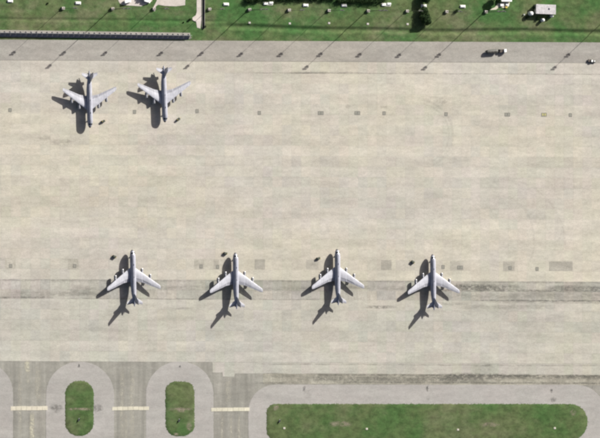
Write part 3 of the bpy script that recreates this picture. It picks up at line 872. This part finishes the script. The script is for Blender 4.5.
# ------------------------------------------------------------------ path, drain channel and pale pads at the top left
pth = prism('path', gpts([(196.7, -90), (196.7, 12), (195.6, 15), (192.3, 17.5), (192.6, 20), (196.2, 21.5), (197.2, 27.5), (200.4, 28.5), (201.2, 20), (201.4, -90)], .2, 5), -.4, .07, 'pink_concrete', kind='structure')
dc = MB(); A, B = G(201.9, -90), G(201.9, 28.5)
dch = MB().box(((A.x + B.x) / 2 + .8, (A.y + B.y) / 2, .0), (1.3, abs(A.y - B.y), .06)).build('drain_channel', 'drain_floor'); dch['kind'] = 'structure'
for dx, hh in ((.05, .30), (1.75, 1.25)):
    MB().box(((A.x + B.x) / 2 + dx, (A.y + B.y) / 2, hh / 2 - .05), (.28, abs(A.y - B.y), hh), .04).build('kerb', 'old_concrete', dch)
pad = prism('concrete_pad', gpts([(155, 11), (154.5, 7.5), (158, 4.5), (165, 5.8), (176, 6.2), (185, 5), (187.5, -60), (158, -60), (156.8, .5), (153.6, 6.5), (152.8, 10.5)], .25, 8), -.05, .11, 'pink_concrete', kind='structure')
pad2 = prism('gravel_pad', gpts([(118.5, 1.5), (121, 4.2), (128, 5.4), (134, 5.6), (141, 5.8), (147, 4.0), (152, 1.0), (154, -60), (117, -60)], 1.1, 12), -.05, .10, 'pink_concrete', kind='structure')

# vans parked on the pale pad, only their near sides in the picture
def make_van(mat):
    e = empty('parked_van')
    prof_ = [(-2.6, .45), (2.5, .45), (2.6, 1.05), (1.75, 1.25), (1.1, 2.1), (-2.5, 2.15), (-2.6, 1.9)]
    n = len(prof_)
    b = MB(); b.loft([[(x, s_ * 1.0 * (0.9 if z > 1.9 else 1), z) for (x, z) in prof_] for s_ in (-1, 1)]); bd = b.build('body', mat, e)
    MB().add([(1.78, -.85, 1.30), (1.78, .85, 1.30), (1.16, .80, 2.06), (1.16, -.80, 2.06)], [(0, 1, 2, 3)]).build('windscreen', 'glass_dark', bd).location = (.03, 0, .02)
    for s_ in (-1, 1):
        MB().box((.6, s_ * 1.0, 1.6), (1.0, .05, .5), .01).build('window', 'glass_dark', bd)
        MB().box((2.58, s_ * .7, .85), (.08, .35, .22), .02).build('headlight', 'lamp_glass', bd)
        for x in (-1.6, 1.6): MB().lathe([(.1, -.11), (.32, -.11), (.36, 0), (.32, .11), (.1, .11)], (x, s_ * .92, .36), 'Y', 14).build('wheel', 'tyre_rubber', e)
    return e
vp = make_van('truck_white')
for i, (px, py, rz, lab) in enumerate(((127, 1.2, 12, 'white van on the pale pad at the top edge, left one'), (146.5, .8, -15, 'white van on the pale pad at the top edge, right one'))):
    o = vp if i == 0 else copy_tree(vp)
    p = G(px, py); o.location = (p.x, p.y, .10); o.rotation_euler = (0, 0, R(rz)); tag(o, lab, 'van', 'vans on the pale pad')

# ------------------------------------------------------------------ plants
def leaf_cloud(name, clumps, nleaf, size, mat, parent, seed):
    rnd = random.Random(seed); v, f = [], []
    tot = sum(c[3] ** 2 for c in clumps)
    for (cx, cy, cz, r) in clumps:
        for _ in range(int(nleaf * r * r / tot)):
            d = Vector((rnd.gauss(0, 1), rnd.gauss(0, 1), rnd.gauss(0, 1) * .9)).normalized()
            rad = r * (rnd.random() ** .35) * (1 + .25 * mn.noise(d * 2 + Vector((cx, cy, cz))))
            c = Vector((cx, cy, cz)) + d * rad
            if c.z < .1: c.z = .1 + rnd.random() * .3
            n = (d + Vector((rnd.gauss(0, .6), rnd.gauss(0, .6), rnd.gauss(0, .6)))).normalized()
            a = n.orthogonal().normalized(); a.rotate(Matrix.Rotation(rnd.random() * 6.28, 3, n)); b = n.cross(a)
            s_ = size * rnd.uniform(.6, 1.4); k = len(v)
            v += [c - a * s_, c - b * s_ * .55 + n * s_ * .12, c + a * s_, c + b * s_ * .55 + n * s_ * .12]; f.append((k, k + 1, k + 2, k + 3))
    return mesh_obj(name, v, f, mat, parent)
def tree(px, py, h, rad, label, mat='leaf_dark', seed=1, n=5200, group=None):
    p = G(px, py); e = empty('broadleaf_tree', (p.x, p.y, ground_z(p.x, p.y))); tag(e, label, 'tree', group)
    rnd = random.Random(seed)
    t = MB().lathe([(.34, 0), (.26, h * .2), (.18, h * .5), (.05, h * .85)], n=8)
    cl = [(0, 0, h * .68, rad * .62)]
    for i in range(9):
        a = i * 2.4 + rnd.random(); q = rad * rnd.uniform(.45, .72); z = h * rnd.uniform(.38, .82)
        cl.append((q * math.cos(a), q * math.sin(a), z, rad * rnd.uniform(.28, .46)))
        t.tube((0, 0, h * rnd.uniform(.2, .4)), (q * math.cos(a) * .8, q * math.sin(a) * .8, z), .11, .03, 6)
    cl.append((0, 0, h * .88, rad * .36))
    t.build('trunk', 'bark', e)
    leaf_cloud('crown', cl, n, .30, mat, e, seed)
    return e
tree(423.8, 19.5, 5.2, 5.0, 'dark round tree standing at the swale, nearest the apron', seed=3)
tree(423.0, 11.0, 4.4, 3.8, 'small dark tree between the white cabinet and the round tree', seed=4, n=2600)
tree(424.0, -1.5, 5.5, 4.6, 'dark tree at the top edge above a white cabinet', seed=5)
tree(496, -1.5, 6.5, 3.6, 'dark tree left of the white shed at the top edge', seed=6)
tree(144, -4.5, 4.2, 2.6, 'dark tree between the white vans at the top edge', seed=8, n=2600)
def hedge(px0, px1, py, h, wid, label, seed, n):
    A, B = G(px0, py), G(px1, py); e = empty('hedge', ((A.x + B.x) / 2, A.y, 0)); tag(e, label, 'hedge')
    rnd = random.Random(seed); L = B.x - A.x; cl = []; st = MB(); m = int(L / 1.5)
    for i in range(m + 1):
        x = -L / 2 + L * i / m; y = rnd.uniform(-.8, .8); r = wid * rnd.uniform(.34, .60)
        cl.append((x, y, h * rnd.uniform(.45, .75), r)); cl.append((x + rnd.uniform(-1, 1), y + rnd.uniform(-1, 1), h * .3, r * .8))
        st.tube((x, y, 0), (x + rnd.uniform(-.3, .3), y, h * .6), .08, .03, 6)
    st.build('stem', 'bark', e); leaf_cloud('foliage', cl, n, .26, 'leaf_dark', e, seed)
hedge(246, 258, -.6, 2.4, 4.2, 'short dark hedge at the top edge above a tall mast', 11, 3600)
hedge(260, 334, -2.6, 2.6, 3.6, 'long thin dark hedge running along the top edge', 12, 9000)
hedge(337, 384, -.4, 3.0, 4.8, 'thick dark hedge at the top edge left of the tree', 13, 9000)
def shrub(px, py, r, label, seed):
    p = G(px, py); e = empty('shrub', (p.x, p.y, ground_z(p.x, p.y))); tag(e, label, 'shrub')
    MB().tube((0, 0, 0), (0, 0, r), .06, .03).tube((0, 0, .2), (r * .4, 0, r), .05, .02).build('stem', 'bark', e)
    leaf_cloud('foliage', [(0, 0, r * .8, r), (r * .5, .2, r * .6, r * .7), (-r * .4, -.3, r * .6, r * .7)], 500, .2, 'leaf_dark', e, seed)
shrub(190, 19.3, .9, 'small dark shrub left of the path', 21); shrub(183.5, 22.2, .5, 'tiny low shrub left of the path', 22); shrub(204.5, 26.6, 1.0, 'dark shrub at the lower end of the drain channel', 23)
shrub(47.5, 3.2, .6, 'tiny shrub near the left end of the upper grass', 24)
shrub(456.5, 10.6, 1.5, 'small dark bush right of the dark tree', 25)

# ------------------------------------------------------------------ grey-roofed building with white tanks
A, B = G(535.8, 14.0), G(555.5, 4.6)
bw, bd_ = B.x - A.x, B.y - A.y; bh = 3.6
be = empty('service_building', ((A.x + B.x) / 2 - 1.6, (A.y + B.y) / 2, 0), R(-1.5)); tag(be, 'small flat building with a pale grey roof on the grass', 'building')
MB().box((0, 0, bh / 2), (bw - .5, bd_ - .5, bh)).build('wall', 'wall_beige', be)
rf = MB().box((0, 0, bh + .16), (bw, bd_, .30), .05).build('roof', 'roof_grey', be)
for k in range(8): MB().box((-bw / 2 + bw * (k + .5) / 8, 0, bh + .335), (.05, bd_ - .2, .03)).build('seam', 'roof_grey', rf)
MB().box((3.0, .8, bh + .6), (1.2, 1.0, .6), .05).build('vent', 'roof_grey', rf)
dr = MB().box((-2.0, -bd_ / 2 + .22, 1.1), (1.1, .12, 2.2)).build('door', 'cabinet_grey', be); MB().box((-1.6, -bd_ / 2 + .13, 1.05), (.12, .06, .06)).build('handle', 'lamp_dark', dr)
for x in (-5, 1.2, 4.6):
    w_ = MB().box((x, -bd_ / 2 + .23, 2.0), (1.4, .1, .9)).build('window', 'glass_dark', be); MB().box((x, -bd_ / 2 + .17, 1.5), (1.6, .16, .08)).build('sill', 'cabinet_grey', w_)
def tank(px, py, r, h, label):
    p = G(px, py); e = empty('storage_tank', (p.x, p.y, 0)); tag(e, label, 'tank', 'white tanks around the grey-roofed building')
    MB().lathe([(r, .1), (r, h), (r * .92, h + .22), (r * .6, h + .5), (.05, h + .62)], n=20).build('shell', 'tank_white', e, True)
    MB().lathe([(r + .3, 0), (r + .3, .14), (.1, .15)], n=20).build('base', 'old_concrete', e)
    MB().lathe([(.25, h + .5), (.25, h + .72), (.02, h + .74)], n=10).build('hatch', 'cabinet_grey', e)
    ld = MB()
    for s_ in (-.2, .2): ld.tube((s_, -r - .12, .1), (s_, -r - .12, h), .03)
    ld.build('ladder', 'galvanised', e)
tank(529.6, 13.4, 1.45, 3.4, 'large white tank left of the grey-roofed building'); tank(541.8, 20.0, 1.15, 2.6, 'white tank in front of the grey-roofed building'); tank(551.0, 15.8, 1.0, 2.4, 'small white tank at the right front corner of the grey-roofed building')
shrub(527, 17.0, 1.5, 'dark bush below the large white tank', 31); shrub(534, 7.5, 1.6, 'dark bush at the left side of the grey-roofed building', 32); shrub(537.5, 18.5, 1.3, 'dark bush left of the middle white tank', 33); shrub(546.5, 18.0, 1.0, 'dark bush between the two front white tanks', 34)
# white shed and its pad
A = G(505, -.8); se = empty('white_shed', (A.x, A.y, 0)); tag(se, 'white flat-roofed shed at the top edge beside a dark tree', 'shed')
MB().box((0, 0, 1.2), (8.4, 3.0, 2.4)).build('wall', 'cabinet_white', se); MB().box((0, 0, 2.5), (8.9, 3.4, .2), .04).build('roof', 'cabinet_white', se)
MB().box((1, -1.52, 1.0), (1, .08, 2.0)).build('door', 'cabinet_grey', se)
prism('shed_pad', gpts([(498.5, 2.5), (510, 2.2), (509, 6), (506, 8.2), (499.5, 6.8), (496, 9.5), (489, 10), (495, 7)], .3, 4), -.05, .08, 'cream_concrete', kind='structure')
def crate(px, py, d, mat, label, rz=0):
    p = G(px, py); e = empty('storage_crate', (p.x, p.y, .08), R(rz)); tag(e, label, 'crate', 'crates below the white shed')
    bx = MB().box((0, 0, d[2] / 2), d, .06).build('box', mat, e); MB().box((0, 0, d[2] + .05), (d[0] + .1, d[1] + .1, .1), .03).build('lid', mat, e)
crate(501.5, 4.8, (2.6, 1.6, 1.0), 'cabinet_white', 'white crate on the pad below the white shed, left one', 8); crate(506.8, 4.2, (2.2, 1.6, .9), 'cabinet_white', 'white crate on the pad below the white shed, right one', -10); crate(506, 7.2, (1.6, 1.0, .7), 'cart_yellow', 'small yellow crate below the white shed')
crate(523.8, 14.5, (.9, .9, .8), 'cabinet_grey', 'lone small grey crate left of the large white tank', 20)

# ------------------------------------------------------------------ tanker truck and pickup on the apron edge
def wheel(x, y, r, parent, w=.3):
    o = MB().lathe([(.12, -w / 2), (r * .85, -w / 2), (r, -w / 4), (r, w / 4), (r * .85, w / 2), (.12, w / 2)], (x, y, r), 'Y', 16).build('wheel', 'tyre_rubber', parent)
    MB().lathe([(.02, -w / 2 - .02), (r * .5, -w / 2 - .02), (r * .5, w / 2 + .02), (.02, w / 2 + .02)], (x, y, r), 'Y', 12).build('rim', 'cabinet_grey', o)
p = G(496.6, 51.0); te = empty('tanker_truck', (p.x, p.y, .095), R(4)); tag(te, 'dark tanker truck with a white cab on the grey apron edge', 'truck')
rings = []
for x, k in ((-9.2, .2), (-9.05, .75), (-8.6, .95), (-8.0, 1), (-1.0, 1), (-.5, .95), (-.1, .75), (0, .2)):
    rings.append([(x, 1.45 * k * math.cos(t), 1.95 + 1.05 * k * math.sin(t)) for t in [2 * math.pi * i / 20 for i in range(20)]])
tk = MB().loft(rings).build('tank', 'truck_dark', te, True)
for x in (-7, -4.6, -2.2): MB().lathe([(.4, 2.95), (.4, 3.12), (.05, 3.14)], (x, 0, 0), n=12).build('hatch', 'truck_brown', tk)
MB().box((-4.6, .95, 2.78), (7.2, .12, .1)).build('walkway', 'lamp_dark', tk)
MB().box((-3.6, 0, .85), (11.5, .95, .25), .03).build('chassis', 'lamp_dark', te)
MB().box((3.0, 0, .85), (7.8, .95, .24), .03).build('tractor_chassis', 'lamp_dark', te)
MB().box((3.0, 0, 1.45), (3.0, 2.3, 1.0), .10).build('equipment_deck', 'truck_brown', te)
MB().box((2.2, .5, 2.15), (.9, .9, .5), .06).build('hose_reel', 'truck_dark', te)
cb = MB().loft([[(5.0, y, .7), (7.3, y, .7), (7.4, y, 1.6), (6.9, y * .94, 2.75), (5.0, y * .94, 2.8)] for y in (-1.2, 1.2)]).build('cab', 'truck_white', te)
MB().add([(7.40, -1.0, 1.68), (7.40, 1.0, 1.68), (6.95, .95, 2.66), (6.95, -.95, 2.66)], [(0, 1, 2, 3)]).build('windscreen', 'glass_dark', cb).location = (.03, 0, .01)
for s_ in (-1, 1):
    MB().box((6.1, s_ * 1.19, 2.0), (1.2, .06, .7)).build('window', 'glass_dark', cb); MB().box((7.36, s_ * .85, 1.0), (.1, .4, .25), .03).build('headlight', 'lamp_glass', cb)
    MB().box((7.2, s_ * 1.45, 2.1), (.12, .25, .5), .03).build('mirror', 'lamp_dark', cb)
for x in (-8, -6.8, 1.0, 2.2, 6.2):
    for s_ in (-1, 1): wheel(x, s_ * 1.05, .52, te)
p = G(591.3, 60.9); ve = empty('pickup_truck', (p.x, p.y, .10), R(-6)); tag(ve, 'small dark pickup with white cab roof near the right edge', 'pickup')
MB().box((0, 0, .75), (6.2, 2.0, .6), .08).build('body', 'truck_dark', ve)
pc = MB().loft([[(-1.2, y, 1.0), (1.1, y, 1.0), (.55, y * .85, 1.75), (-.9, y * .85, 1.78)] for y in (-.95, .95)]).build('cab', 'truck_dark', ve)
MB().box((-.2, 0, 1.80), (1.35, 1.5, .08), .03).build('roof', 'truck_white', pc)
MB().add([(1.08, -.8, 1.05), (1.08, .8, 1.05), (.6, .72, 1.70), (.6, -.72, 1.70)], [(0, 1, 2, 3)]).build('windscreen', 'glass_dark', pc).location = (.03, 0, .02)
MB().box((-2.2, 0, 1.12), (1.7, 1.7, .14), .03).build('load_bed', 'truck_brown', ve)
MB().box((2.0, .1, 1.25), (.9, 1.1, .5), .06).build('equipment_box', 'truck_white', ve)
for x in (-2.0, 2.0):
    for s_ in (-1, 1): wheel(x, s_ * .92, .38, ve, .24)
for s_ in (-1, 1): MB().box((3.08, s_ * .7, .85), (.1, .3, .2), .02).build('headlight', 'lamp_glass', ve)

# ------------------------------------------------------------------ matted grass creeping over the island rims
def mats_of_grass(name, spots, label, mat, seed):
    rnd = random.Random(seed); v, f = [], []
    for (x, y, z, h) in spots:
        a = rnd.uniform(0, 6.28); k = len(v); n = 6
        v.append((x, y, z + h * .22))
        for i in range(n):
            t = a + 6.28 * i / n; q = h * rnd.uniform(.6, 1.4)
            v.append((x + q * math.cos(t), y + q * math.sin(t), z))
        f += [(k, k + 1 + i, k + 1 + (i + 1) % n) for i in range(n)]
    o = mesh_obj(name, v, f, mat, smooth=True); tag(o, label, 'grass', kind='stuff')
rnd = random.Random(77); sp_ = []
for (x0, y0, x1, y1, r_) in ((65.3, 381, 93.5, 436, (13, 13, 13, 13)), (165.5, 381.7, 194.3, 436.3, (10, 10, 12, 12)), (266.5, 404.2, 587.3, 441, (9, 17, 19, 11))):
    for (px, py) in rrect(x0, y0, x1, y1, r_, step=.5):
        if mn.noise(Vector((px * .5, py * .5, 5))) < rnd.uniform(-.35, .35): continue
        p = G(px + rnd.gauss(0, .3), py + rnd.gauss(0, .3)); sp_.append((p.x, p.y, .108, rnd.uniform(.12, .38)))
mats_of_grass('creeping_grass', sp_, 'matted grass creeping over the paved rims of the grass islands', 'grass_island', 6)
